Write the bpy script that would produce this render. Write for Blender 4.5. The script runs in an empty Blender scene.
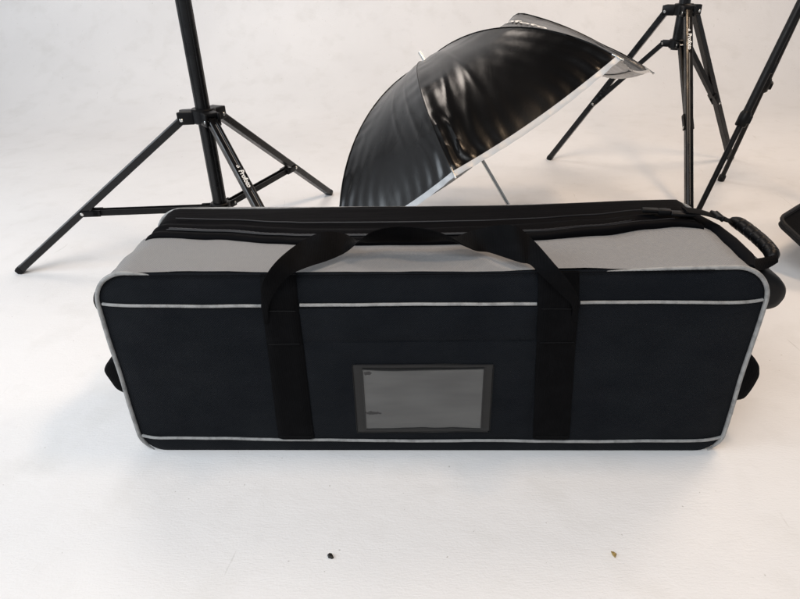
import bpy, math, random
from mathutils import Vector, Matrix, noise
random.seed(7)
C = bpy.context.scene.collection
PI = math.pi
V = Vector

# ------------------------------------------------------------------ helpers
class MB:
    def __init__(s): s.v = []; s.f = []
    def add(s, vs, fs):
        n = len(s.v); s.v += [tuple(p) for p in vs]; s.f += [tuple(i + n for i in f) for f in fs]
    def grid(s, rows, closed_u=False, closed_v=False):
        """rows: list of lists of points"""
        n = len(s.v); R = len(rows); K = len(rows[0])
        for r in rows: s.v += [tuple(p) for p in r]
        for i in range(R if closed_v else R - 1):
            for j in range(K if closed_u else K - 1):
                a = n + i*K + j; b = n + i*K + (j+1) % K
                c = n + ((i+1) % R)*K + (j+1) % K; d = n + ((i+1) % R)*K + j
                s.f.append((a, b, c, d))
    def cap(s, pts, flip=False):
        n = len(s.v); s.v += [tuple(p) for p in pts]
        ids = list(range(n, n+len(pts)))
        s.f.append(tuple(reversed(ids)) if flip else tuple(ids))
    def tube(s, path, r, seg=12, closed=False, caps=True, up=None):
        path = [V(p) for p in path]; N = len(path)
        rr = r if isinstance(r, (list, tuple)) else [r]*N
        rows = []; t0 = None; nrm = None
        for i, p in enumerate(path):
            if closed: t = (path[(i+1) % N] - path[i-1]).normalized()
            else: t = (path[min(i+1, N-1)] - path[max(i-1, 0)]).normalized()
            if nrm is None:
                a = V((0, 0, 1)) if abs(t.z) < .9 else V((1, 0, 0))
                nrm = t.cross(a).normalized()
            else:
                nrm = (nrm - t*nrm.dot(t)).normalized()
            b = t.cross(nrm)
            rows.append([p + (nrm*math.cos(2*PI*k/seg) + b*math.sin(2*PI*k/seg))*rr[i] for k in range(seg)])
        s.grid(rows, closed_u=True, closed_v=closed)
        if caps and not closed:
            s.cap(rows[0]); s.cap(rows[-1], True)
    def section(s, p0, p1, xdir, prof, capped=True):
        """extrude 2-D profile (x,y) along p0->p1; x along xdir"""
        p0 = V(p0); p1 = V(p1); z = (p1-p0).normalized(); x = V(xdir); x = (x - z*x.dot(z)).normalized(); y = z.cross(x)
        rows = [[q + x*a + y*b for a, b in prof] for q in (p0, p1)]
        s.grid(rows, closed_u=True)
        if capped: s.cap(rows[0]); s.cap(rows[1], True)
    def box(s, c, ax, ay, az, hx, hy, hz, bev=.0):
        c = V(c); ax = V(ax).normalized(); ay = V(ay).normalized(); az = V(az).normalized()
        b = bev
        prof = rrect(hx, hy, b, 4) if b > 0 else [(-hx, -hy), (hx, -hy), (hx, hy), (-hx, hy)]
        pr2 = rrect(hx-b, hy-b, .0001, 4) if b > 0 else None
        P = lambda pr, z: [c + ax*a + ay*d + az*z for a, d in pr]
        if b > 0:
            rows = [P(rrect(hx-b, hy-b, .0001, 4), -hz), P(rrect(hx-b*.3, hy-b*.3, b*.7, 4), -hz+b*.3), P(prof, -hz+b), P(prof, hz-b),
                    P(rrect(hx-b*.3, hy-b*.3, b*.7, 4), hz-b*.3), P(rrect(hx-b, hy-b, .0001, 4), hz)]
        else: rows = [P(prof, -hz), P(prof, hz)]
        s.grid(rows, closed_u=True); s.cap(rows[0]); s.cap(rows[-1], True)
    def cyl(s, c, ax, r, h0, h1, seg=24, bev=0):
        c = V(c); ax = V(ax).normalized(); a = V((0, 0, 1)) if abs(ax.z) < .9 else V((1, 0, 0))
        x = ax.cross(a).normalized(); y = ax.cross(x)
        ring = lambda rad, z: [c + ax*z + (x*math.cos(2*PI*k/seg) + y*math.sin(2*PI*k/seg))*rad for k in range(seg)]
        rows = [ring(r-bev, h0), ring(r, h0+bev), ring(r, h1-bev), ring(r-bev, h1)] if bev else [ring(r, h0), ring(r, h1)]
        s.grid(rows, closed_u=True); s.cap(rows[0]); s.cap(rows[-1], True)
    def build(s, name, mat, parent=None, ang=35, mats=None):
        me = bpy.data.meshes.new(name); me.from_pydata(s.v, [], s.f)
        import bmesh
        bm = bmesh.new(); bm.from_mesh(me); bmesh.ops.remove_doubles(bm, verts=bm.verts, dist=1e-6)
        bmesh.ops.recalc_face_normals(bm, faces=bm.faces); bm.to_mesh(me); bm.free()
        for p in me.polygons: p.use_smooth = True
        if ang < 180: me.set_sharp_from_angle(angle=math.radians(ang))
        me.materials.append(mat)
        o = bpy.data.objects.new(name, me); C.objects.link(o)
        if parent: o.parent = parent
        return o

def rrect(hx, hy, r, n=5):
    out = []
    for cx, cy, a0 in ((hx-r, hy-r, 0), (-hx+r, hy-r, 90), (-hx+r, -hy+r, 180), (hx-r, -hy+r, 270)):
        for k in range(n+1):
            a = math.radians(a0 + 90*k/n); out.append((cx + r*math.cos(a), cy + r*math.sin(a)))
    return out

def catmull(pts, n=8):
    pts = [V(p) for p in pts]; out = []
    for i in range(len(pts)-1):
        p0 = pts[max(i-1, 0)]; p1 = pts[i]; p2 = pts[i+1]; p3 = pts[min(i+2, len(pts)-1)]
        for k in range(n):
            t = k/n
            out.append(.5*((2*p1) + (p2-p0)*t + (2*p0-5*p1+4*p2-p3)*t*t + (3*p1-p0-3*p2+p3)*t**3))
    out.append(pts[-1]); return out

def ribbon(mb, A, B, th, n=8, nw=6):
    """strap between two edge curves, thickness th, rounded edges"""
    a = catmull(A, n); b = catmull(B, n); N = len(a); rows = []
    for i in range(N):
        t = ((a[min(i+1, N-1)]+b[min(i+1, N-1)]) - (a[max(i-1, 0)]+b[max(i-1, 0)])).normalized()
        w = b[i]-a[i]; nn = t.cross(w).normalized(); row = []
        for k in range(nw+1):
            u = k/nw; row.append(a[i] + w*u + nn*th*.5*(1 if 0 < k < nw else .4))
        for k in range(nw, -1, -1):
            u = k/nw; row.append(a[i] + w*u - nn*th*.5*(1 if 0 < k < nw else .4))
        rows.append(row)
    mb.grid(rows, closed_u=True); mb.cap(rows[0]); mb.cap(rows[-1], True)

def tag(o, label=None, cat=None, group=None, kind=None):
    for k, v in (('label', label), ('category', cat), ('group', group), ('kind', kind)):
        if v: o[k] = v
    return o
def empty(name, loc=(0, 0, 0), rz=0):
    o = bpy.data.objects.new(name, None); C.objects.link(o); o.location = loc; o.rotation_euler = (0, 0, rz)
    o.empty_display_size = .05; return o
def text_mesh(body, size, off=.0):
    cu = bpy.data.curves.new('lettering', 'FONT'); cu.body = body; cu.size = size; cu.align_x = 'CENTER'; cu.align_y = 'CENTER'; cu.offset = off
    cu.resolution_u = 4
    o = bpy.data.objects.new('lettering', cu); C.objects.link(o)
    dg = bpy.context.evaluated_depsgraph_get(); me = o.evaluated_get(dg).to_mesh()
    vs = [v.co.copy() for v in me.vertices]; fs = [tuple(p.vertices) for p in me.polygons]
    o.evaluated_get(dg).to_mesh_clear(); bpy.data.objects.remove(o); bpy.data.curves.remove(cu)
    return vs, fs

# ------------------------------------------------------------------ materials
def mat(name, col, rough=.5, metal=0, spec=.5, sheen=0, coat=0, bump=None, var=None, rvar=None):
    """bump: list of (kind, scale(xyz), strength, distance); var: (scale, col2, lo, hi)"""
    m = bpy.data.materials.new(name); m.use_nodes = True; nt = m.node_tree; n = nt.nodes; l = nt.links
    b = n['Principled BSDF']; b.inputs['Base Color'].default_value = (*col, 1); b.inputs['Roughness'].default_value = rough
    b.inputs['Metallic'].default_value = metal; b.inputs['Specular IOR Level'].default_value = spec
    if sheen: b.inputs['Sheen Weight'].default_value = sheen; b.inputs['Sheen Roughness'].default_value = .4
    if coat: b.inputs['Coat Weight'].default_value = coat; b.inputs['Coat Roughness'].default_value = .15
    tc = n.new('ShaderNodeTexCoord')
    def mapped(sc, rot=(0, 0, 0)):
        mp = n.new('ShaderNodeMapping'); mp.inputs['Scale'].default_value = sc if isinstance(sc, tuple) else (sc,)*3
        mp.inputs['Rotation'].default_value = rot
        l.new(tc.outputs['Object'], mp.inputs['Vector']); return mp.outputs['Vector']
    prev = None
    for (kind, sc, st, dist) in (bump or []):
        v = mapped(sc)
        if kind == 'noise':
            t = n.new('ShaderNodeTexNoise'); t.inputs['Scale'].default_value = 1; t.inputs['Detail'].default_value = 3; l.new(v, t.inputs['Vector']); out = t.outputs['Fac']
        elif kind == 'wave':
            sx = n.new('ShaderNodeSeparateXYZ'); l.new(v, sx.inputs[0]); a = n.new('ShaderNodeMath'); a.operation = 'SINE'
            l.new(sx.outputs['X'], a.inputs[0]); out = a.outputs[0]
        elif kind == 'wavez':
            sx = n.new('ShaderNodeSeparateXYZ'); l.new(v, sx.inputs[0]); a = n.new('ShaderNodeMath'); a.operation = 'SINE'
            l.new(sx.outputs['Z'], a.inputs[0]); out = a.outputs[0]
        elif kind == 'weave':
            sx = n.new('ShaderNodeSeparateXYZ'); l.new(v, sx.inputs[0])
            a = n.new('ShaderNodeMath'); a.operation = 'SINE'; l.new(sx.outputs['X'], a.inputs[0])
            zz = n.new('ShaderNodeMath'); zz.operation = 'ADD'; l.new(sx.outputs['Z'], zz.inputs[0]); l.new(sx.outputs['Y'], zz.inputs[1])
            c2 = n.new('ShaderNodeMath'); c2.operation = 'SINE'; l.new(zz.outputs[0], c2.inputs[0])
            mu = n.new('ShaderNodeMath'); mu.operation = 'MULTIPLY'; l.new(a.outputs[0], mu.inputs[0]); l.new(c2.outputs[0], mu.inputs[1]); out = mu.outputs[0]
        bn = n.new('ShaderNodeBump'); bn.inputs['Strength'].default_value = st; bn.inputs['Distance'].default_value = dist
        l.new(out, bn.inputs['Height'])
        if prev: l.new(prev, bn.inputs['Normal'])
        prev = bn.outputs['Normal']
    if prev: l.new(prev, b.inputs['Normal'])
    if var:
        sc, c2, lo, hi = var
        t = n.new('ShaderNodeTexNoise'); t.inputs['Scale'].default_value = 1; t.inputs['Detail'].default_value = 5; t.inputs['Roughness'].default_value = .6
        l.new(mapped(sc), t.inputs['Vector'])
        r = n.new('ShaderNodeMapRange'); r.inputs['From Min'].default_value = lo; r.inputs['From Max'].default_value = hi; l.new(t.outputs['Fac'], r.inputs['Value'])
        mx = n.new('ShaderNodeMix'); mx.data_type = 'RGBA'; mx.inputs['A'].default_value = (*col, 1); mx.inputs['B'].default_value = (*c2, 1)
        l.new(r.outputs['Result'], mx.inputs['Factor']); l.new(mx.outputs['Result'], b.inputs['Base Color'])
    if rvar:
        t = n.new('ShaderNodeTexNoise'); t.inputs['Scale'].default_value = 1; l.new(mapped(rvar[0]), t.inputs['Vector'])
        r = n.new('ShaderNodeMapRange'); r.inputs['From Min'].default_value = .3; r.inputs['From Max'].default_value = .7
        r.inputs['To Min'].default_value = rvar[1]; r.inputs['To Max'].default_value = rvar[2]; l.new(t.outputs['Fac'], r.inputs['Value']); l.new(r.outputs['Result'], b.inputs['Roughness'])
    return m

M = {}
M['canvas'] = mat('black_canvas', (.0052, .0064, .0086), .8, spec=.07, sheen=.02,
    bump=[('noise', (5, 5, 9), .45, .014), ('noise', (30, 30, 12), .2, .004), ('weave', (1500, 1500, 1500), .5, .0006), ('noise', 420, .45, .0008)], var=((9, 9, 14), (.0092, .0106, .0130), .35, .75))
M['canvas_side'] = mat('black_side_canvas', (.0028, .0030, .0040), .75, spec=.05, bump=[('noise', 14, .4, .008), ('noise', 600, .25, .0006)])
M['webbing'] = mat('black_webbing', (.0020, .0020, .0024), .68, spec=.05,
    bump=[('wave', (1800, 1, 1), .25, .0005), ('noise', (300, 300, 900), .4, .0007)], var=((40, 40, 60), (.0036, .0036, .0042), .45, .8))
M['grey_canvas'] = mat('grey_canvas', (.215, .215, .220), .7, spec=.3, sheen=.05,
    bump=[('noise', (7, 10, 7), .5, .010), ('weave', (1500, 1500, 1500), .6, .0007), ('noise', 500, .5, .0008)], var=((220, 90, 90), (.240, .238, .236), .35, .7))
M['piping'] = mat('grey_piping', (.29, .29, .285), .6, bump=[('noise', 450, .6, .0010), ('noise', 60, .3, .002)], var=((70, 70, 70), (.17, .17, .168), .45, .7))
M['zip'] = mat('black_zip_fabric', (.0018, .0018, .0025), .66, spec=.05, bump=[('noise', (6, 60, 60), .4, .005), ('noise', 700, .15, .0004)])
M['teeth'] = mat('zip_nylon', (.012, .012, .014), .4, spec=.35)
M['vinyl'] = mat('black_vinyl', (.011, .011, .011), .36, spec=.32, bump=[('noise', (16, 16, 30), .35, .004), ('noise', 900, .15, .0003)])
M['black_plastic'] = mat('black_plastic', (.0028, .0028, .0033), .4, spec=.18, bump=[('noise', 1600, .12, .0002)])
M['stand_metal'] = mat('black_anodised_metal', (.003, .003, .0034), .24, spec=.35, bump=[('noise', (60, 60, 60), .05, .001)], rvar=((30, 30, 30), .22, .38))
M['stand_flat'] = mat('black_coated_steel', (.003, .003, .0034), .38, spec=.22, rvar=((40, 40, 40), .34, .5))
M['steel'] = mat('bright_steel', (.62, .62, .60), .22, metal=1)
M['dull_steel'] = mat('dull_steel', (.35, .35, .35), .3, metal=1)
M['white_ink'] = mat('white_lettering_ink', (.78, .77, .74), .5)
M['stripe'] = mat('painted_groove_highlight', (.24, .225, .21), .5)  # pale colour standing in for the highlight along the leg groove
M['silver'] = mat('silver_fabric', (.62, .63, .65), .38, metal=.55, bump=[('noise', (25, 25, 25), .4, .006)])
M['silver_hem'] = mat('silver_hem', (.46, .465, .47), .42, metal=.25, bump=[('noise', (40, 40, 40), .4, .004)])
M['softbox'] = mat('black_softbox_fabric', (.008, .008, .009), .55, spec=.25, bump=[('noise', (20, 20, 20), .4, .006)])
M['softbox_in'] = mat('black_softbox_lining', (.003, .003, .0035), .8, spec=.08, bump=[('noise', (20, 20, 20), .4, .006)])
M['chip_black'] = mat('black_paint_chip', (.008, .007, .006), .5)
M['chip_tan'] = mat('tan_paint_chip', (.42, .30, .10), .6, var=((300, 300, 300), (.25, .17, .06), .4, .6))
M['umbrella'] = mat('black_umbrella_cloth', (.0026, .0024, .0024), .17, spec=.5,
    bump=[('noise', (8, 8, 8), .12, .006), ('noise', (45, 14, 20), .14, .003), ('noise', 1500, .08, .0003)], rvar=((6, 6, 6), .18, .30))

def window_mat():
    m = mat('clear_window_film', (.088, .088, .085), .2, spec=.6)
    nt = m.node_tree; n = nt.nodes; l = nt.links; b = n['Principled BSDF']; tc = n['Texture Coordinate']
    # film: soft horizontal ripples and two spots where it sticks to the black backing
    mp = n.new('ShaderNodeMapping'); mp.inputs['Scale'].default_value = (6, 1, 34); l.new(tc.outputs['Object'], mp.inputs['Vector'])
    t = n.new('ShaderNodeTexNoise'); t.inputs['Scale'].default_value = 1; t.inputs['Detail'].default_value = 2; l.new(mp.outputs['Vector'], t.inputs['Vector'])
    bn = n.new('ShaderNodeBump'); bn.inputs['Strength'].default_value = .55; bn.inputs['Distance'].default_value = .006; l.new(t.outputs['Fac'], bn.inputs['Height']); l.new(bn.outputs['Normal'], b.inputs['Normal'])
    sx = n.new('ShaderNodeSeparateXYZ'); l.new(tc.outputs['Object'], sx.inputs[0])
    nz = n.new('ShaderNodeTexNoise'); nz.inputs['Scale'].default_value = 190; l.new(tc.outputs['Object'], nz.inputs['Vector'])
    def spot(cx, cz, rx, rz):
        def sub(o, c, r):
            a = n.new('ShaderNodeMath'); a.operation = 'SUBTRACT'; l.new(o, a.inputs[0]); a.inputs[1].default_value = c
            d = n.new('ShaderNodeMath'); d.operation = 'DIVIDE'; l.new(a.outputs[0], d.inputs[0]); d.inputs[1].default_value = r
            e = n.new('ShaderNodeMath'); e.operation = 'POWER'; l.new(d.outputs[0], e.inputs[0]); e.inputs[1].default_value = 2; return e.outputs[0]
        s = n.new('ShaderNodeMath'); s.operation = 'ADD'; l.new(sub(sx.outputs['X'], cx, rx), s.inputs[0]); l.new(sub(sx.outputs['Z'], cz, rz), s.inputs[1])
        q = n.new('ShaderNodeMath'); q.operation = 'MULTIPLY_ADD'; l.new(nz.outputs['Fac'], q.inputs[0]); q.inputs[1].default_value = 2.2; l.new(s.outputs[0], q.inputs[2])
        r = n.new('ShaderNodeMapRange'); l.new(q.outputs[0], r.inputs['Value']); r.inputs['From Min'].default_value = 1.5; r.inputs['From Max'].default_value = 1.9
        r.inputs['To Min'].default_value = 1; r.inputs['To Max'].default_value = 0; return r.outputs['Result']
    mxx = n.new('ShaderNodeMath'); mxx.operation = 'MAXIMUM'
    l.new(spot(-.0965, .1865, .0085, .0045), mxx.inputs[0]); l.new(spot(-.092, .104, .017, .0045), mxx.inputs[1])
    cl = n.new('ShaderNodeTexNoise'); cl.inputs['Scale'].default_value = 1; cl.inputs['Detail'].default_value = 2; cmp = n.new('ShaderNodeMapping'); cmp.inputs['Scale'].default_value = (5, 1, 26); cmp.inputs['Rotation'].default_value = (0, .12, 0); l.new(tc.outputs['Object'], cmp.inputs['Vector']); l.new(cmp.outputs['Vector'], cl.inputs['Vector'])
    cm = n.new('ShaderNodeMix'); cm.data_type = 'RGBA'; cm.inputs['A'].default_value = (.060, .060, .059, 1); cm.inputs['B'].default_value = (.088, .088, .085, 1)
    cr = n.new('ShaderNodeMapRange'); l.new(cl.outputs['Fac'], cr.inputs['Value']); cr.inputs['From Min'].default_value = .35; cr.inputs['From Max'].default_value = .65; l.new(cr.outputs['Result'], cm.inputs['Factor'])
    mx = n.new('ShaderNodeMix'); mx.data_type = 'RGBA'; l.new(cm.outputs['Result'], mx.inputs['A']); mx.inputs['B'].default_value = (.006, .006, .007, 1)
    l.new(mxx.outputs[0], mx.inputs['Factor']); l.new(mx.outputs['Result'], b.inputs['Base Color'])
    return m
M['film'] = window_mat()

def floor_mat():
    m = bpy.data.materials.new('white_floor_paint'); m.use_nodes = True; nt = m.node_tree; n = nt.nodes; l = nt.links; b = n['Principled BSDF']
    tc = n.new('ShaderNodeTexCoord')
    def N(sc, det, rot=0, rough=.55, dist=0):
        mp = n.new('ShaderNodeMapping'); mp.inputs['Scale'].default_value = sc; mp.inputs['Rotation'].default_value = (0, 0, rot)
        l.new(tc.outputs['Object'], mp.inputs['Vector']); t = n.new('ShaderNodeTexNoise'); t.inputs['Scale'].default_value = 1; t.inputs['Detail'].default_value = det
        t.inputs['Roughness'].default_value = rough; t.inputs['Distortion'].default_value = dist; l.new(mp.outputs['Vector'], t.inputs['Vector']); return t.outputs['Fac']
    def MR(o, a, b_, c=0, d=1):
        r = n.new('ShaderNodeMapRange'); r.inputs['From Min'].default_value = a; r.inputs['From Max'].default_value = b_; r.inputs['To Min'].default_value = c; r.inputs['To Max'].default_value = d
        l.new(o, r.inputs['Value']); return r.outputs['Result']
    def MX(f, a, b_):
        x = n.new('ShaderNodeMix'); x.data_type = 'RGBA'; l.new(f, x.inputs['Factor'])
        for s_, q in (('A', a), ('B', b_)):
            if isinstance(q, tuple): x.inputs[s_].default_value = (*q, 1)
            else: l.new(q, x.inputs[s_])
        return x.outputs['Result']
    base = MX(MR(N((1.3, 1.3, 1.3), 4), .35, .68), (.79, .785, .785), (.73, .725, .725))
    base = MX(MR(N((9, 9, 9), 5, .4), .52, .75, 0, .35), base, (.63, .62, .60))
    # scuffs: thin warped lines, few and faint
    sc = N((55, 7, 20), 2, .9, .4, 1.2); base = MX(MR(sc, .745, .78, 0, .4), base, (.50, .49, .47))
    sp = N((110, 110, 110), 1, 0); base = MX(MR(sp, .775, .80, 0, .6), base, (.35, .33, .30))
    l.new(base, b.inputs['Base Color'])
    l.new(MR(N((5, 5, 5), 3), .3, .7, .42, .58), b.inputs['Roughness']); b.inputs['Specular IOR Level'].default_value = .4
    prev = None
    for o, st, d in ((N((70, 330, 90), 3, .95, .6, .4), .42, .0013), (N((260, 260, 260), 3, 0), .45, .0009), (N((14, 26, 14), 3, .6, .5, .6), .35, .003)):
        bn = n.new('ShaderNodeBump'); bn.inputs['Strength'].default_value = st; bn.inputs['Distance'].default_value = d; l.new(o, bn.inputs['Height'])
        if prev: l.new(prev, bn.inputs['Normal'])
        prev = bn.outputs['Normal']
    l.new(prev, b.inputs['Normal'])
    return m
M['floor'] = floor_mat()

# ------------------------------------------------------------------ the setting: white studio cove (floor and wall in one curve)
mb = MB()
prof = [(-3.0, 0), (0, 0), (1, 0), (2, 0), (3.0, 0), (3.3, 0)]
R0 = 1.1
for k in range(1, 17):
    a = PI/2*k/16; prof.append((3.3 + R0*math.sin(a), R0*(1-math.cos(a))))
prof += [(4.4, 2.0), (4.4, 3.4)]
xs = [-5 + i for i in range(11)]
mb.grid([[(x, y, z) for y, z in prof] for x in xs])
fl = mb.build('floor', M['floor'], ang=180); tag(fl, kind='structure')

# ------------------------------------------------------------------ the bag
L, H, D = 1.0464, .3696, .2641
bag = empty('equipment_bag', (.0394, .8167, 0), -.0426)
tag(bag, 'long black padded bag with grey top panel and webbing handle, in front of everything', 'bag')

def outline(inset=0., rt=.058, rb=.044, n=10, step=.02):
    """closed outline in (u, w) starting bottom-left going right (counter clockwise seen from the front)"""
    a = L/2 - inset; h0 = inset; h1 = H - inset; rt = max(rt-inset, .004); rb = max(rb-inset, .004); pts = []
    def line(p, q):
        d = math.hypot(q[0]-p[0], q[1]-p[1]); k = max(1, int(d/step))
        for i in range(k): pts.append((p[0]+(q[0]-p[0])*i/k, p[1]+(q[1]-p[1])*i/k))
    def arc(cx, cy, r, a0):
        for i in range(n): t = math.radians(a0+90*i/n); pts.append((cx+r*math.cos(t), cy+r*math.sin(t)))
    line((-a+rb, h0), (a-rb, h0)); arc(a-rb, h0+rb, rb, 270)
    line((a, h0+rb), (a, h1-rt)); arc(a-rt, h1-rt, rt, 0)
    line((a-rt, h1), (-a+rt, h1)); arc(-a+rt, h1-rt, rt, 90)
    line((-a, h1-rt), (-a, h0+rb)); arc(-a+rb, h0+rb, rb, 180)
    return pts
def wob(u, w, s=0):  # soft unevenness of the padded panels
    return .0035*noise.noise(V((u*5+s, w*7, s))) + .0012*noise.noise(V((u*19+s, w*23, s+3)))
OUT = outline()
def shift(u, w):  # the whole bag is a little slack: outline waves by a few mm
    du = .0025*noise.noise(V((u*4, w*9, 7))); dw = .0022*noise.noise(V((u*6, w*4, 11))) if w > .02 else 0
    return u+du, w+dw - (.003*math.cos(u*PI/L) if w > .3 else 0)
# front and back panels
def panel(v0, sign):
    mb = MB(); rows = []
    for s in [1, .985, .96, .9, .8, .68, .55, .42, .3, .18, .07, 0]:
        row = []
        for u, w in OUT:
            cu = max(-L/2+H/2, min(L/2-H/2, u)); cw = H/2
            uu = cu + (u-cu)*s; ww = cw + (w-cw)*s; uu, ww = shift(uu, ww)
            e = 1-s; bul = .009*(1-math.exp(-e*9)) + .003*math.sin(min(1, e*2)*PI/2)
            row.append((uu, v0 + sign*(bul + (wob(uu, ww, 2)*min(1, e*6))), ww))
        rows.append(row)
    mb.grid(rows, closed_u=True); return mb
panel(.004, -1).build('front_panel', M['canvas'], bag, 60)
panel(D-.004, 1).build('back_panel', M['canvas_side'], bag, 60)
# vertical face height helper
def fv(u, w): # front surface depth at u,w
    e = min((L/2-abs(u)), w, H-w)/(H/2); e = max(0, min(1, e))
    bul = .009*(1-math.exp(-e*9)) + .003*math.sin(min(1, e*2)*PI/2)
    return .004 - bul - wob(u, w, 2)*min(1, e*6)
# gusset round the bag: black except the grey part of the top
UG = .492
gus = MB(); rows = []; nv = 14
pts = [p for p in OUT]
ring = [(u, w) for u, w in OUT]
def gusset_pt(u, w, t):
    uu, ww = shift(u, w); v = .004 + (D-.008)*t
    sag = math.sin(PI*t)
    if w > H-.06: ww -= .004*sag*(1 if abs(u) < UG else .4)
    if abs(u) > L/2-.06: uu += math.copysign(.010*sag*(1 if .03 < w < .33 else .5), u) + .002*noise.noise(V((u, w*14, t*5)))
    return (uu, v, ww)
rows = []
for t in [i/nv for i in range(nv+1)]:
    rows.append([gusset_pt(u, w, t) for u, w in ring])
# keep only faces that are not part of the flat top between -UG and UG
K = len(ring); n0 = 0
for r in rows: gus.v += r
for i in range(nv):
    for j in range(K):
        j2 = (j+1) % K
        um = (ring[j][0]+ring[j2][0])/2; wm = (ring[j][1]+ring[j2][1])/2
        if wm > H-.022 and -.518 < um < UG: continue
        gus.f.append((i*K+j, i*K+j2, (i+1)*K+j2, (i+1)*K+j))
gus.build('side_gusset', M['canvas_side'], bag, 60)
# grey top panel, wrapping a little over the left corner
top = [p for p in ring if p[1] > H-.026 and -.521 < p[0] < UG+.012]
top.sort(key=lambda p: p[0])
# boundary of the zip flap (v as a function of u)
ZB = [(-.53, .150), (-.48, .149), (-.363, .139), (-.257, .121), (-.214, .116), (-.041, .114), (.10, .116), (.188, .124), (.299, .140), (.392, .163), (.438, .170), (.486, .160), (.53, .15)]
def zv(u):
    for (a, b), (c, d) in zip(ZB, ZB[1:]):
        if u <= c:
            t = (u-a)/(c-a); t = t*t*(3-2*t); return b+(d-b)*t
    return ZB[-1][1]
tp = MB(); rows = []
for i in range(13):
    row = []
    for u, w in top:
        v = .004 + (zv(u)+.012-.004)*i/12; t = (v-.004)/(D-.008)
        x, y, z = gusset_pt(u, w, t)
        z += .0025*noise.noise(V((u*7, v*16, 4))) + .0012*noise.noise(V((u*22, v*30, 1))) + .001
        row.append((x, v, z))
    rows.append(row)
tp.grid(rows); tp.build('top_panel', M['grey_canvas'], bag, 60)
# zip flap: a raised black band from the zip line to the back edge, with folds
zb = MB(); rows = []
us = [-.505 + i*.0125 for i in range(81)]
us = [u for u in us if u <= .492]
for u in us:
    v0 = zv(u); row = []
    endf = min(1, (u+.505)/.02+.15, (.492-u)/.02+.15)
    rgt = max(0, min(1, (u+.0)/.25))
    wtop = None
    P = [(0, -.003), (-.004, .002), (-.003, .0075), (.003, .0095), (.012, .008), (.020, .0045), (.026, .0035), (.031, .007), (.037, .0095), (.044, .0085), (.050, .005), (.056, .004), (.062, .0075)]
    span = D - v0
    for dv, dw in P:
        dv2 = dv*(span/.125)**.6 + .0022*noise.noise(V((u*9, dv*80, 5)))
        dw2 = dw*(.85+.3*noise.noise(V((u*5, dv*50, 9)))+.25*rgt)*1.25
        row.append((dv2, dw2))
    dl = row[-1][0]
    for q, hgt in ((.25, .0085), (.5, .009), (.75, .0105), (.9, .0105), (1.0, .006), (1.03, -.004)):
        dv2 = dl + (span-dl)*q; row.append((dv2, hgt*(1+.25*noise.noise(V((u*5, q*4, 2)))) + .004*rgt*math.sin(q*PI/1.1)))
    r = []
    for dv2, dw2 in row:
        v = v0+dv2
        # height of the corner roll-off
        cu = abs(u)-(L/2-.058); base = H-.004*math.sin(PI*min(1, max(0, v/D)))-.003*math.cos(u*PI/L)
        if cu > 0: base -= .058-math.sqrt(max(0, .058**2-cu**2))
        r.append((u, v, base + dw2*endf))
    rows.append(r)
zb.grid(rows); zb.build('zip_flap', M['zip'], bag, 70)
# zip teeth running in the fold
zt = MB()
path = [(u, zv(u)+.027, H+.0062-.004*math.sin(PI*(zv(u)+.024)/D)-.003*math.cos(u*PI/L)) for u in [-.46+i*.0045 for i in range(204)]]
zt.tube([(a, b, c+.0005*(i % 2)) for i, (a, b, c) in enumerate(path)], .0024, 6); zt.build('zip_teeth', M['teeth'], bag)
for dv, dz in ((.016, .0098), (.066, .0108)):
    zs = MB(); zs.tube([(u, zv(u)+dv*((D-zv(u))/.125)**.6, H+dz-.004*math.sin(PI*(zv(u)+dv)/D)-.003*math.cos(u*PI/L)) for u in [-.46+i*.01 for i in range(91)]], .0011, 6)
    zs.build('flap_seam', M['teeth'], bag)
# piping
def pipe(path, r, name='piping', closed=False, m='piping', seg=10):
    mb = MB(); mb.tube(path, r, seg, closed=closed); return mb.build(name, M[m], bag)
pf = [(shift(u, w)[0]*1.002, .001, shift(u, w)[1]+(.0015 if w > .2 else 0)) for u, w in OUT if w > .005]
# start the loop at the bottom right corner and end bottom left, along the sides and top
k0 = max(range(len(pf)-1), key=lambda i: (V(pf[i+1])-V(pf[i])).length)
pf = pf[k0+1:]+pf[:k0+1] if (V(pf[k0+1])-V(pf[k0])).length > .1 else pf
def pr(p):
    if p[2] < H-.03: return .0035*max(.30, min(1, (p[2]-.002)/.020))
    a = max(0, min(1, (p[0]+.475)/.07, (.40-p[0])/.20)); return .0035-.0026*a*a*(3-2*a)
mb = MB(); mb.tube([(p[0], p[1]+(.0035-pr(p))*1.6, p[2]-(.0035-pr(p))*3.0) for p in pf], [pr(p) for p in pf], 10); mb.build('piping', M['piping'], bag)
mb = MB(); mb.tube([(-.46+.96*i/300, -.0035+.0005*(i % 2), H-.0012-.003*math.cos((-.46+.96*i/300)*PI/L)) for i in range(280)], .0009, 5); mb.build('top_seam', M['canvas_side'], bag)
pb = [(u*1.0, D-.001, w+.006) for u, w in [shift(*p) for p in OUT] if w > .12]
k0 = max(range(len(pb)-1), key=lambda i: (V(pb[i+1])-V(pb[i])).length)
pb = pb[k0+1:]+pb[:k0+1] if (V(pb[k0+1])-V(pb[k0])).length > .1 else pb
pipe(pb, .0035, 'back_piping')
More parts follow.
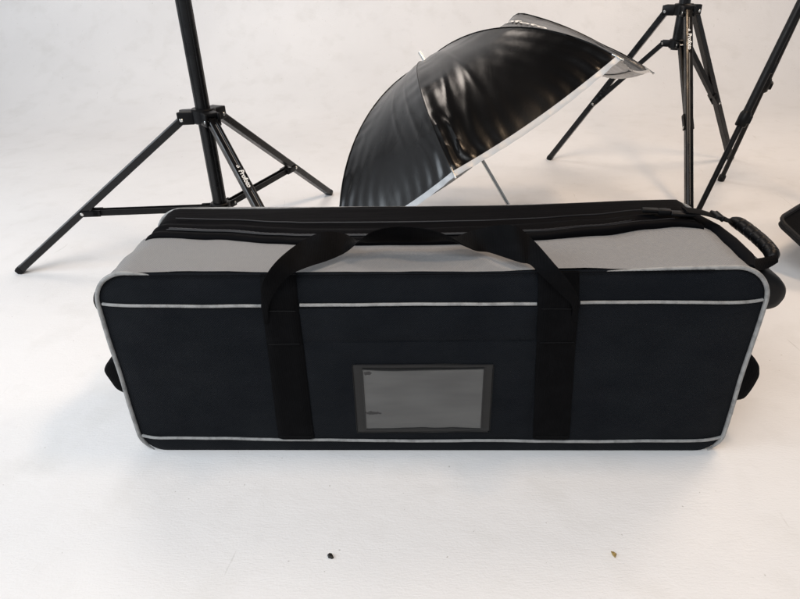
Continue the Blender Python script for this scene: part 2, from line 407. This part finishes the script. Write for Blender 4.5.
# horizontal piping lines and the seam between them
def hline(w0, w1, u0, u1, r, nm, m='piping', off=.001):
    pts = []
    for i in range(91):
        u = u0+(u1-u0)*i/90; t = i/90; w = w0+(w1-w0)*t + .0012*noise.noise(V((u*8, w0*30, 0)))
        uu, ww = shift(u, w); pts.append((uu, fv(u, w)-off, w))
    return pipe(pts, r, nm, m=m)
for a, b in ((-.516, -.258), (-.197, .172), (.238, .518)): hline(.3165, .3145, a, b, .0026, 'piping')
LW = [(-.53, .0400), (-.516, .0395), (-.3, .0362), (0, .0328), (.3, .0318), (.45, .0325), (.53, .0345)]
def lower(u):
    for (a, b), (c, d) in zip(LW, LW[1:]):
        if u <= c: return b+(d-b)*(u-a)/(c-a)
    return .0345
pts = [(-.517+1.037*i/120) for i in range(121)]
pipe([(u, fv(u, lower(u))-.001, lower(u)+.0010*noise.noise(V((u*8, 3, 0)))) for u in pts], .0027, 'piping')
# welts just under the piping (black fold throwing the small shadow line)
def strip(name, u0, u1, w0, w1, th, m, nu=50, nw=6, bow=None, wv=0.):
    mb = MB(); rows = []
    for i in range(nu+1):
        u = u0+(u1-u0)*i/nu; row = []
        for j in range(nw+1):
            w = w0+(w1-w0)*j/nw; e = th*(.35 if j in (0, nw) or i in (0, nu) else 1)
            row.append((u + (bow(u, w)[0] if bow else 0), fv(u, w)-e - wv*noise.noise(V((u*20, w*30, 8))), w + (bow(u, w)[1] if bow else 0)))
        rows.append(row)
    mb.grid(rows)
    # skirt
    n = len(rows); per = [rows[0][j] for j in range(nw+1)] + [rows[i][nw] for i in range(1, n)] + [rows[n-1][j] for j in range(nw-1, -1, -1)] + [rows[i][0] for i in range(n-2, 0, -1)]
    mb.grid([per, [(a, b+th*1.5+.003, c) for a, b, c in per]], closed_u=True)
    return mb.build(name, M[m], bag, 50)
strip('pocket_flap', -.1985, .176, .2495, .310, .0032, 'canvas', 60, 8, wv=.0018)
strip('pocket', -.1985, .180, .041, .2455, .0020, 'canvas', 60, 12, wv=.0012)
# vertical webbing straps on the front
def strap(uts, ubs):
    (a0, a1), (b0, b1) = uts, ubs
    def seg(w0, w1, th):
        mb = MB(); rows = []; n = 30
        for i in range(n+1):
            w = w0+(w1-w0)*i/n; t = (.317-w)/(.317-.038); l_ = a0+(b0-a0)*t; r_ = a1+(b1-a1)*t; row = []
            for j in range(9):
                u = l_+(r_-l_)*j/8; e = th*(.2 if j in (0, 8) else 1)
                row.append((u, fv(u, w)-e-.0008-.0008*noise.noise(V((u*30, w*40, 1))), w))
            rows.append(row)
        mb.grid(rows); per = [r[0] for r in rows] + [rows[-1][j] for j in range(1, 9)] + [r[8] for r in rows[-2::-1]] + [rows[0][j] for j in range(7, 0, -1)]
        mb.grid([per, [(a, b+th+.004, c) for a, b, c in per]], closed_u=True)
        return mb
    o = seg(.0405, .252, .0038).build('front_strap', M['webbing'], bag, 50)
    seg(.243, .3655, .0060).build('strap_overlap', M['webbing'], o, 50)
    for w in (.0475, .2465, .309):
        t = (.317-w)/(.279); l_ = a0+(b0-a0)*t; r_ = a1+(b1-a1)*t
        th = .0050 if w < .24 else .0074
        st = MB(); st.tube([(l_+.004+(r_-l_-.008)*k/40, fv(l_+.004+(r_-l_-.008)*k/40, w)-th+.00025*(k % 2), w) for k in range(41)], .00045, 5)
        st.build('stitching', M['black_plastic'], o)
strap((-.256, -.199), (-.265, -.200)); strap((.174, .236), (.189, .253))
# top carry handle (one loop of webbing, twisting as it lies on the top)
A = [(-.256, -.014, .285), (-.2555, -.015, .305), (-.254, -.018, .325), (-.242, -.032, .370), (-.220, -.012, .397), (-.192, .046, .402), (-.160, .060, .410), (-.131, .083, .397), (-.102, .079, .384), (-.060, .087, .380), (-.016, .086, .380), (.015, .083, .382),
     (.050, .088, .387), (.086, .092, .398), (.132, .046, .424), (.163, .034, .407), (.186, -.034, .396), (.212, -.040, .366), (.234, -.020, .325), (.2355, -.015, .305), (.237, -.014, .285)]
B = [(-.248, -.014, .288), (-.246, -.016, .304), (-.242, -.019, .322), (-.228, -.023, .348), (-.209, -.020, .370), (-.184, -.006, .379), (-.152, .022, .378), (-.127, .046, .380), (-.100, .038, .405), (-.078, .054, .414), (-.036, .060, .418), (.021, .043, .415),
     (.074, .043, .385), (.102, .050, .376), (.142, .008, .379), (.158, .001, .378), (.172, -.018, .370), (.198, -.024, .346), (.221, -.021, .321), (.226, -.017, .303), (.229, -.014, .288)]
mb = MB(); ribbon(mb, A, B, .0026, n=8, nw=6); mb.build('carry_handle', M['webbing'], bag, 50)
# card window
card = strip('window_frame', -.1255, .1155, .0525, .2065, .0030, 'vinyl', 30, 20, wv=.001)
def film():
    mb = MB(); rows = []
    for i in range(25):
        row = []
        for j in range(17):
            u = -.105+.201*i/24; w = .067+.127*j/16
            if j == 0: w += .0025*math.sin(i/24*PI)*(.6+noise.noise(V((i*.3, 0, 0))))
            if j == 16: w -= .0015*math.sin(i/24*PI*1.4)
            row.append((u, fv(u, w)-.0046-.0016*noise.noise(V((u*18, w*45, 3))), w))
        rows.append(row)
    mb.grid(rows)
    per = [r[0] for r in rows] + [rows[-1][j] for j in range(1, 17)] + [r[16] for r in rows[-2::-1]] + [rows[0][j] for j in range(15, 0, -1)]
    mb.grid([per, [(a, b+.004, c) for a, b, c in per]], closed_u=True)
    o = mb.build('clear_window', M['film'], card, 60)
    e = MB()  # welded lip round the window
    e.tube([(a*1.0, b-.0004, c) for a, b, c in per[::2]], .0011, 6, closed=True)
    e.build('window_lip', M['vinyl'], card)
    e = MB()
    for (du, dw) in ((.004, .004),):
        loop = []
        for k in range(80):
            t = k/80*4
            u0, u1, w0, w1 = -.1255+du, .1155-du, .0525+dw, .2065-dw
            s = t % 1
            q = [(u0+(u1-u0)*s, w0), (u1, w0+(w1-w0)*s), (u1-(u1-u0)*s, w1), (u0, w1-(w1-w0)*s)][int(t)]
            loop.append((q[0], fv(*q)-.0034, q[1]))
        e.tube(loop, .0007, 5, closed=True)
    e.build('frame_stitching', M['black_plastic'], card)
film()
# right end: zip pull, strap, moulded carry grip and its anchors
mb = MB()
for (u, v, w, hx, hy, hz) in ((.400, .196, .3865, .014, .007, .0035), (.423, .190, .3855, .011, .0065, .005), (.452, .183, .3845, .020, .009, .003)):
    mb.box((u, v, w), (1, -.16, 0), (.16, 1, 0), (0, 0, 1), hx, hy, hz, .0022)
mb.build('zip_pull', M['black_plastic'], bag)
mb = MB(); ribbon(mb, [(.455, .200, .390), (.485, .199, .386), (.512, .196, .378), (.531, .201, .372), (.548, .213, .362), (.560, .220, .358)],
                  [(.455, .172, .390), (.485, .170, .386), (.512, .168, .378), (.531, .176, .370), (.548, .190, .361), (.560, .198, .357)], .004, 5, 4)
mb.build('end_strap', M['webbing'], bag)
mb = MB(); mb.box((.510, .182, .381), (1, 0, -.3), (0, 1, 0), (.3, 0, 1), .006, .015, .0035, .002); mb.box((.516, .182, .379), (1, 0, -.3), (0, 1, 0), (.3, 0, 1), .0025, .016, .005, .002); mb.build('strap_buckle', M['black_plastic'], bag)
mb = MB(); gp = catmull([(.552, .208, .360), (.560, .192, .360), (.566, .160, .357), (.570, .122, .353), (.570, .094, .348), (.563, .082, .343)], 30)
rr = []
for i in range(len(gp)):
    t = i/(len(gp)-1); r = .0066 + .0050*min(1, math.sin(min(1, t*4)*PI/2), math.sin(min(1, (1-t)*5)*PI/2))
    if .2 < t < .88: r -= .0009*max(0, math.sin(t*2*PI*9)-.72)/.28
    rr.append(r)
mb.tube(gp, rr, 20); mb.build('end_grip', M['black_plastic'], bag, 180)
mb = MB(); ribbon(mb, [(.490, .052, .352), (.512, .062, .350), (.538, .073, .349), (.557, .078, .350), (.571, .082, .352)], [(.492, .028, .352), (.514, .040, .344), (.541, .055, .338), (.556, .064, .338), (.569, .070, .343)], .005, 5, 4)
mb.build('end_strap', M['webbing'], bag)
def pad(name, prof, v0, v1, m='webbing', parent=bag):
    """rounded padded tab: closed profile in (u,w), soft edges in v"""
    c = V((sum(p[0] for p in prof)/len(prof), 0, sum(p[1] for p in prof)/len(prof)))
    pp = catmull([(p[0], 0, p[1]) for p in prof + [prof[0]]], 6)[:-1]
    mb = MB(); rows = []; vm = (v0+v1)/2; hv = (v1-v0)/2
    for s, q in ((.55, -1), (.85, -.96), (.97, -.85), (1, -.6), (1.01, 0), (1, .6), (.97, .85), (.85, .96), (.55, 1)):
        rows.append([(c.x+(p.x-c.x)*s + .0015*noise.noise(V((p.x*60, q*3, p.z*60))), vm+hv*q, c.z+(p.z-c.z)*s) for p in pp])
    mb.grid(rows, closed_u=True); mb.cap(rows[0]); mb.cap(rows[-1], True)
    return mb.build(name, M[m], parent, 60)
pad('end_handle', [(.515, .335), (.548, .332), (.580, .315), (.595, .290), (.588, .268), (.568, .258), (.530, .262)], .055, .165, 'black_plastic')
pad('end_tab', [(.515, .185), (.555, .178), (.577, .155), (.577, .115), (.560, .085), (.515, .098)], .035, .11)
pad('end_handle', [(-.515, .330), (-.545, .322), (-.562, .300), (-.560, .275), (-.540, .250), (-.515, .26)], .045, .14)
pad('end_tab', [(-.515, .190), (-.555, .182), (-.575, .160), (-.574, .140), (-.558, .108), (-.515, .100)], .035, .11)
# padded ridge along the right end, behind the grey panel
mb = MB(); mb.tube([(.503, .03, .352), (.511, .06, .353), (.513, .12, .352), (.511, .18, .352), (.500, .235, .354)], [.008, .014, .015, .014, .010], 14); mb.build('end_binding', M['canvas_side'], bag, 60)

# ------------------------------------------------------------------ light stands
def light_stand(name, label, loc, ang, R, z1, zb, k, coltop, logo_leg=1, frac=.3):
    root = empty(name, loc, ang); tag(root, label, 'light stand', 'black three-legged light stands')
    r0 = .045
    # centre column: a fluted tube below the hub, round tube above
    col = MB()
    def flute(r, n=48, depth=.07): return [((r*(1-depth*(math.cos(6*2*PI*i/n) > .72)))*math.cos(2*PI*i/n), (r*(1-depth*(math.cos(6*2*PI*i/n) > .72)))*math.sin(2*PI*i/n)) for i in range(n)]
    col.section((0, 0, max(.03, zb-.02)), (0, 0, coltop), (1, 0, 0), flute(.0195)); col.build('column', M['stand_metal'], root, 30)
    hub = MB(); hub.cyl((0, 0, z1), (0, 0, 1), .033, -.012, .026, 32, .003)
    low = MB(); low.cyl((0, 0, zb), (0, 0, 1), .0285, -.015, .016, 32, .003)
    bolts = []
    for i in range(3):
        a = 2*PI*i/3; d = V((math.cos(a), math.sin(a), 0)); t = V((-d.y, d.x, 0)); up = V((0, 0, 1))
        for s in (-1, 1):
            hub.box(d*.046 + t*.0175*s + up*(z1+.004), d, t, up, .022, .0038, .017, .003)
            low.box(d*.038 + t*.0135*s + up*zb, d, t, up, .018, .003, .0105, .0025)
        hub.box(d*.036 + up*(z1+.016), d, t, up, .027, .020, .006, .003)
        bolts.append((d*.058 + up*(z1), t, .0222, .0052)); bolts.append((d*.048 + up*zb, t, .0172, .004))
    h_ = hub.build('leg_collar', M['black_plastic'], root, 40); l_ = low.build('brace_collar', M['black_plastic'], root, 40)
    for j, (c, t, hw, rr) in enumerate(bolts):
        b = MB(); b.cyl(c, t, rr, -hw, hw, 16, .0012); b.build('bolt', M['steel'], h_ if j % 2 == 0 else l_, 40)
    # small lock screw on the brace collar
    for i in range(3):
        a = 2*PI*i/3+PI/3; d = V((math.cos(a), math.sin(a), 0)); p0 = d*.058 + V((0, 0, z1)); 
    for i in range(3):
        a = 2*PI*i/3; d = V((math.cos(a), math.sin(a), 0)); t = V((-d.y, d.x, 0))
        P0 = d*.058 + V((0, 0, z1)); P1 = d*R + V((0, 0, .013)); ax = (P1-P0).normalized(); nn = t.cross(ax)
        if nn.z < 0: nn = -nn
        lg = MB()
        # open channel section, outer face up, shallow groove
        prof = [(-.0125, -.010), (-.0125, .007), (-.0105, .0095), (-.0045, .0105), (-.0030, .0085), (.0030, .0085), (.0045, .0105), (.0105, .0095), (.0125, .007), (.0125, -.010), (.0105, -.0115), (-.0105, -.0115)]
        y = ax.cross(t); sgn = 1 if y.dot(nn) > 0 else -1
        lg.section(P0 - ax*.006, P1, t, [(x, yy*sgn) for x, yy in prof])
        leg = lg.build('leg', M['stand_metal'], root, 30)
        e = MB(); e.section(P1 - ax*.004, P1+ax*.008, t, [(x*1.06, yy*sgn*1.06) for x, yy in prof]); e.section(P1+ax*.008, P1+ax*.014, t, [(x*.86, yy*sgn*.86) for x, yy in prof]); e.build('foot_cap', M['black_plastic'], leg, 40)
        ln = (P1-P0).length
        # highlight of the groove, put in as a pale strip, broken where the name is printed
        def seg(f0, f1):
            s = MB(); s.box(P0+ax*ln*(f0+f1)/2 + nn*.0089, ax, t, nn, ln*(f1-f0)/2, .0007, .0005); return s
        if i == logo_leg:
            s = seg(.03, frac-.062/ln*.62); s2 = seg(frac+.062/ln*.62, .97); s.add(s2.v, s2.f); s.build('highlight_line', M['stripe'], leg)
            vs, fs = text_mesh('Profoto', .0180, .0006)
            c = P0+ax*ln*frac + nn*.0112; xd = ax; yd = nn.cross(ax)
            tm = MB(); tm.add([c + xd*v.x + yd*v.y for v in vs], fs)
            # little wedge-shaped mark in front of the name
            q = c - ax*.040
            tm.add([q + xd*a_ + yd*b_ for a_, b_ in ((-.006, -.004), (-.001, -.006), (-.001, .004))], [(0, 1, 2)])
            tm.add([q + xd*a_ + yd*b_ for a_, b_ in ((.0005, -.0055), (.004, -.003), (.0005, .0045))], [(0, 1, 2)])
            tm.build('name_print', M['white_ink'], leg)
        else: seg(.03, .97).build('highlight_line', M['stripe'], leg)
        # brace
        J = P0 + (P1-P0)*k - nn*.004; S = d*.048 + V((0, 0, zb))
        bx = (J-S).normalized(); bb = MB(); yb = bx.cross(t)
        bprof = [(-.010, -.0085), (-.010, .0085), (-.0075, .0085), (-.0075, -.002), (.0075, -.002), (.0075, .0085), (.010, .0085), (.010, -.0085)]
        sg = 1 if yb.z > 0 else -1
        bb.section(S - bx*.004, J - bx*.034, t, [(x, yy*sg) for x, yy in bprof])
        for s_ in (-1, 1):
            bb.box(J - bx*.019 + t*s_*.0150, bx, t, bx.cross(t), .026, .0018, .0085, .001)
            bb.box(J - bx*.040 + t*s_*.0120, bx, t, bx.cross(t), .010, .0048, .0085, .001)
        br = bb.build('brace', M['stand_flat'], root, 30)
        rv = MB(); rv.cyl(J, t, .0048, -.0185, .0185, 14, .0012); rv.build('rivet', M['steel'], br, 40)
    return root
light_stand('light_stand', 'black light stand with widely spread legs behind the left end of the bag', (-.519, 1.6765, 0), 3.2345, .621-.01, .4247, .167, .597, 1.35, 1, .30)
light_stand('light_stand', 'black light stand with steep legs right of the umbrella, one leg pointing at the bag', (1.0423, 2.3584, 0), 2.5164, .4504-.01, .602, .4953, .5824, 1.5, 1, .155)

# ------------------------------------------------------------------ camera tripod at the right edge
apex = V((1.248, 1.95, .816)); tr = empty('tripod', (1.248, 1.955, 0))
tag(tr, 'slim black tripod with telescopic legs and clamp collars at the right edge of the photo', 'tripod')
off = V((1.248, 1.955, 0))
for j, f in enumerate([V((.968, 1.826, 0)), V((1.274, 2.261, .0)), V((1.500, 1.775, 0))]):
    P1 = f - off + V((0, 0, .012)); P0 = apex - off; d = (P0-P1).normalized(); ln = (P0-P1).length; side = d.cross(V((0, 0, 1))).normalized()
    cf = (.40, .47, .40)[j]
    m1 = MB(); m1.tube([P1, P1+d*ln*cf], .0085, 18); leg = m1.build('leg', M['stand_flat'], tr)
    m2 = MB(); m2.tube([P1+d*ln*cf, P1+d*ln*.99], .0118, 20); m2.build('upper_tube', M['stand_flat'], leg)
    m3 = MB(); m3.tube([P1+d*ln*(cf-.03), P1+d*(ln*(cf-.03)+.003), P1+d*(ln*cf+.012), P1+d*(ln*cf+.020)], [.0145, .0165, .0165, .0135], 22)
    c = P1+d*ln*cf; sd = V((1, -.3, 0)).normalized()
    m3.box(c + sd*.017 - d*.006, sd, d, sd.cross(d), .006, .012, .008, .002); m3.build('clamp', M['black_plastic'], leg)
    m4 = MB(); m4.tube([P1-d*.012, P1-d*.010, P1+d*.004, P1+d*.012, P1+d*.015], [.009, .0125, .0135, .0125, .009], 18); m4.build('foot', M['black_plastic'], leg)
    if j == 0:
        m5 = MB(); c = P1+d*ln*.575; m5.box(c + sd*.014, sd, d, sd.cross(d), .005, .016, .006, .002); m5.build('catch', M['black_plastic'], leg)
m = MB(); m.cyl(apex-off, (0, 0, 1), .04, -.03, .03, 24, .005); m.tube([apex-off-V((0, 0, .25)), apex-off+V((0, 0, .25))], .014); m.build('centre_column', M['black_plastic'], tr)

# ------------------------------------------------------------------ umbrella
N_ = V((-.49640, .33215, .80204)); E1 = V((-.55611, -.83111, 0)); E2 = V((.66658, -.44602, .59727)); CC = V((.2431, 1.6789, .289))
um = empty('studio_umbrella', (.2431, 1.6789, 0)); uo = V((.2431, 1.6789, 0))
tag(um, 'open black studio umbrella with silver lining lying tilted on the floor behind the bag', 'umbrella')
TIPS = [(.514, 22.9, -.006), (.517, 71.2, .020), (.477, 112.2, -.037), (.559, 157.1, .041), (.519, 202, .023), (.510, 249, 0), (.510, 294, 0), (.510, 339, 0)]
HH = .306
def tip(k):
    r, a, h = TIPS[k % 8]; a = math.radians(a); return CC + (E1*math.cos(a)+E2*math.sin(a))*r + N_*h - uo
APX = CC + N_*HH - uo
def rib(k, s):
    """point of rib k at parameter s (0 apex .. 1 tip)"""
    r, a, h = TIPS[k % 8]; a = math.radians(a)
    x = s; y = (1 - x**2.15)  # dome profile
    rad = math.sin(min(1, s)*PI/2*.93)/math.sin(PI/2*.93)
    hh = (math.cos(s*PI/2*.93)-math.cos(PI/2*.93))/(1-math.cos(PI/2*.93))
    rad = .55*rad+.45*s
    bump = 0
    if k % 8 == 2: bump = .050*(math.exp(-((s-.49)/.09)**2) if s < .49 else max(0, 1-(s-.49)/.30))
    return CC - uo + (E1*math.cos(a)+E2*math.sin(a))*r*rad + N_*(HH*hh + h*s**2.5 + bump)
def surf(k, u, s, wr=True):
    """panel k between rib k and k+1, u 0..1"""
    p = rib(k, s); q = rib(k+1, s); c = p.lerp(q, u)
    e = 4*u*(1-u)
    c = c - N_*(.010*e*s) - (c-(CC-uo)-N_*(c-(CC-uo)).dot(N_)).normalized()*(.010*e*s**2)
    if wr:
        sd = min(u, 1-u); seam = math.exp(-sd*s*13)
        pk = .0013*seam*(.6+1.2*noise.noise(V((k*2.3, s*7, 5))))*math.sin(s*74 + 5*sd + 4*noise.noise(V((k*3.1, s*4, 0))) + (5 if u < .5 else 0))*(1-math.exp(-sd*s*90))*(s**.5)
        tipf = math.exp(-((1-s)/.28)**2)
        crs = 0
        if k in (0, 7):
            for (ua, ub, am, wd) in (((.05, .42, .0016, .018), (.12, .70, .0013, .022), (.30, .55, .0011, .020)) if k == 0 else ((.93, .62, .0014, .020), (.80, .35, .0012, .022))):
                crs += am*math.exp(-((u-(ua+(ub-ua)*(1-s)+.02*noise.noise(V((s*4, ua*9, 0)))))/wd)**2)*math.sin(PI*min(1, (1-s)*1.5))
        rad = (.0022 if k == 7 else .0042)*tipf*math.exp(-sd*5)*math.sin(sd*60*(1+.6*(s-.8))+noise.noise(V((k, s*4, 2)))*5)*min(1, sd*25)
        lob = .055*math.sin(PI*min(1, (1-s)/.30)); rad += (.0055 if (1-s) < .3 else 0)*math.sin(PI*min(1, (1-s)/.3))*(math.exp(-((u-.012-lob*.35)/.016)**2)+math.exp(-((u-.045-lob)/.018)**2)) if k % 2 == 0 else 0
        big = .0040*noise.noise(V((k*5+u*2.4, s*2.0, 1.5)))*e + (.0005 if k == 7 else .0008)*noise.noise(V((k*7+u*8+s*5, s*6+u*4, 4.5)))*min(1, e*2)
        edge = min(1, (1-s)/.05)
        c = c + (c-(CC-uo)+N_*.05).normalized()*(pk*edge+rad*min(1, (1-s)/.02)+(big+crs)*edge)
    return c
NU, NS = 72, 96
def canopy(offset):
    mb = MB()
    for k in range(8):
        rows = []
        for i in range(NS+1):
            s = .012 + .988*i/NS
            rows.append([surf(k, j/NU, s) + (((surf(k, j/NU, s, False)-(CC-uo)-N_*-.1).normalized())*offset if offset else V((0, 0, 0))) for j in range(NU+1)])
        mb.grid(rows)
    return mb
canopy(0).build('canopy', M['umbrella'], um, 50)
canopy(-.0025).build('silver_lining', M['silver'], um, 50)
hm = MB()
for k in range(8):
    rows = []
    for j in range(NU+1):
        u = j/NU; a = surf(k, u, 1.0); b = surf(k, u, .972); o_ = (a-(CC-uo)).normalized()
        dn = (a-b).normalized()
        g = (.0135 if k in (0, 7) else .008) - .003*abs(2*u-1)**2; rows.append([b+o_*.0006, a+o_*.0012, a+dn*g*.55-o_*.0004, a+dn*g+o_*.0008, a+dn*g-o_*.0008, b-o_*.006])
    # only the folded lip stays outside
    rows = [[r[1]-(r[1]-r[0])*.15]+r[1:] for r in rows]
    hm.grid(rows)
hm.build('hem', M['silver_hem'], um, 60)
for k in range(8):
    mb = MB(); pth = [rib(k, s/24)*1.0 - (rib(k, s/24)-(CC-uo)).normalized()*.0045 for s in range(1, 25)]
    mb.tube(pth, .0016, 8); rb = mb.build('rib', M['dull_steel'], um)
    tp_ = tip(k); dn = (rib(k, 1)-rib(k, .96)).normalized()
    mb = MB(); mb.tube([tp_-dn*.012, tp_+dn*.004, tp_+dn*.011, tp_+dn*.013, tp_+dn*.016], [.0024, .0024, .0018, .0032, .0022], 10); mb.build('rib_tip', M['steel'], rb)
    mb = MB(); run = CC-uo+N_*.045; mid = rib(k, .52) - (rib(k, .52)-(CC-uo)).normalized()*.006
    mb.tube([run + (mid-run).normalized()*.01, mid], .0014, 6); mb.build('stretcher', M['dull_steel'], um)
    mb = MB(); mb.tube([rib(k, s/40) + (rib(k, s/40)-(CC-uo)).normalized()*.0008 for s in range(1, 41)], .0011, 6); mb.build('seam', M['umbrella'], um)
mb = MB(); mb.tube([CC-uo-N_*.352, APX+N_*.034], .0048, 16); sh = mb.build('shaft', M['steel'], um)
mb = MB(); mb.tube([APX-N_*.004, APX+N_*.003, APX+N_*.0045], [.013, .011, .006], 18); mb.build('top_cap', M['black_plastic'], um)
mb = MB(); mb.tube([CC-uo+N_*.030, CC-uo+N_*.060], .009, 16); mb.build('runner', M['black_plastic'], um)
# printed name on the far upper panel
vs, fs = text_mesh('Profoto', .05, .001)
mb = MB(); tv = []
for v in vs:
    p = surf(1, min(.97, max(.03, .50 + v.y*3.0)), .50 + v.x*1.6, True); tv.append(p + (p-(CC-uo)).normalized()*.0022)
mb.add(tv, fs); mb.build('name_print', M['white_ink'], um)

# ------------------------------------------------------------------ softbox at the right edge
sb_o = V((1.015, 1.49, .16)); e1 = V((.774, .633, 0)).normalized(); e2 = V((.544, -.668, -.512)).normalized(); nn = V((.324, -.396, .861)).normalized()
e2 = nn.cross(e1).normalized(); 
if e2.z > 0: e2 = -e2
sb = empty('softbox', (1.45, 1.75, 0)); so = V((1.45, 1.75, 0)); tag(sb, 'black fabric softbox corner poking in at the right edge, right of the bag', 'softbox')
a_, b_ = .80, .26
def SB(x, y, z): return sb_o + e1*x + e2*y + nn*z - so
def rr_(hx, hy, r, z, n=6): return [SB(a_/2 + x, b_/2 + y, z) for x, y in rrect(hx, hy, r, n)]
mb = MB(); rows = [rr_(a_/2-.010, b_/2-.010, .022, -.02), rr_(a_/2-.008, b_/2-.008, .024, .001), rr_(a_/2-.004, b_/2-.004, .028, .004), rr_(a_/2, b_/2, .032, .001), rr_(a_/2-.002, b_/2-.002, .030, -.006),
      rr_(a_/2-.14, b_/2-.10, .018, -.075), rr_(a_/2-.20, b_/2-.12, .01, -.085)]
mb.grid(rows, closed_u=True); mb.cap(rows[-1]); mb.build('shell', M['softbox'], sb, 40)
mb = MB(); mb.cap(rr_(a_/2-.009, b_/2-.009, .022, -.012)); mb.build('inner_face', M['softbox_in'], sb)

# ------------------------------------------------------------------ crumbs on the floor
def crumb(name, label, loc, pts, m, h):
    mb = MB(); n = len(pts)
    rows = [[(x*1.0, y*1.0, 0) for x, y in pts], [(x*.9, y*.9, h*.7) for x, y in pts], [(x*.5-.0005, y*.5, h) for x, y in pts]]
    mb.grid(rows, closed_u=True); mb.cap(rows[-1]); mb.cap(rows[0])
    o = mb.build(name, m); o.location = loc; tag(o, label, 'paint chip'); return o
crumb('paint_chip', 'tiny black chip on the white floor below the card window', (-.1165, .6005, .0005), [(-.005, .002), (-.002, .005), (.002, .004), (.0055, -.003), (.003, -.005), (-.003, -.003)], M['chip_black'], .003)
crumb('paint_chip', 'tiny tan flake on the white floor in front of the right strap', (.3075, .589, .0005), [(-.002, .006), (.002, .005), (.0055, .001), (.003, -.003), (.001, -.006), (-.0015, -.001)], M['chip_tan'], .0016)

# ------------------------------------------------------------------ camera
cd = bpy.data.cameras.new('camera'); cam = bpy.data.objects.new('camera', cd); C.objects.link(cam)
r = V((.99956967, -.014377, -.0255692)); u = V((.02933397, .48990332, .87128311)); f = V((0, .87165821, -.49011423))
Mx = Matrix((( r.x, u.x, -f.x, 0), (r.y, u.y, -f.y, 0), (r.z, u.z, -f.z, .78), (0, 0, 0, 1))); cam.matrix_world = Mx
cd.sensor_width = 36; cd.lens = 598.96/800*36; cd.clip_start = .02; cd.clip_end = 100
bpy.context.scene.camera = cam

# ------------------------------------------------------------------ light
w = bpy.data.worlds.new('World'); bpy.context.scene.world = w; w.use_nodes = True
wn = w.node_tree.nodes; wl = w.node_tree.links; bg = wn['Background']
# a white-walled room under a dark ceiling
tcw = wn.new('ShaderNodeTexCoord'); sxw = wn.new('ShaderNodeSeparateXYZ'); wl.new(tcw.outputs['Generated'], sxw.inputs[0])
rw = wn.new('ShaderNodeValToRGB'); wl.new(sxw.outputs['Z'], rw.inputs['Fac'])
rw.color_ramp.elements[0].position = 0; rw.color_ramp.elements[0].color = (.80, .83, .88, 1)
rw.color_ramp.elements[1].position = .75; rw.color_ramp.elements[1].color = (.07, .07, .075, 1)
e_ = rw.color_ramp.elements.new(.30); e_.color = (.78, .80, .84, 1)
wl.new(rw.outputs['Color'], bg.inputs['Color']); bg.inputs['Strength'].default_value = .46
def area(name, loc, target, sx, sy, power, col):
    l = bpy.data.lights.new(name, 'AREA'); l.shape = 'RECTANGLE'; l.size = sx; l.size_y = sy; l.energy = power; l.color = col
    o = bpy.data.objects.new(name, l); C.objects.link(o); o.location = loc
    o.rotation_euler = (V(target)-V(loc)).to_track_quat('-Z', 'Y').to_euler(); return o
area('key_light', (-1.2, 3.2, 3.0), (.1, 1.8, 0), 1.2, .8, 25, (1.0, .89, .80))
area('front_light', (-.6, -.9, 2.9), (0, .7, 0), 2.6, 1.5, 61, (.95, .975, 1.0))
area('window_light', (-3.4, .4, 1.7), (0, 1.5, .1), 2.2, 1.8, 76, (.83, .915, 1.0))
area('warm_light', (.95, .95, 2.6), (.9, 1.9, .1), .30, .5, 19, (1.0, .72, .48))
area('warm_back_light', (2.3, 2.4, 2.7), (1.0, 2.4, .1), .9, .9, 28, (1.0, .78, .60))

sc = bpy.context.scene
sc.view_settings.view_transform = 'Standard'; sc.view_settings.look = 'None'; sc.view_settings.exposure = .17; sc.view_settings.gamma = 1
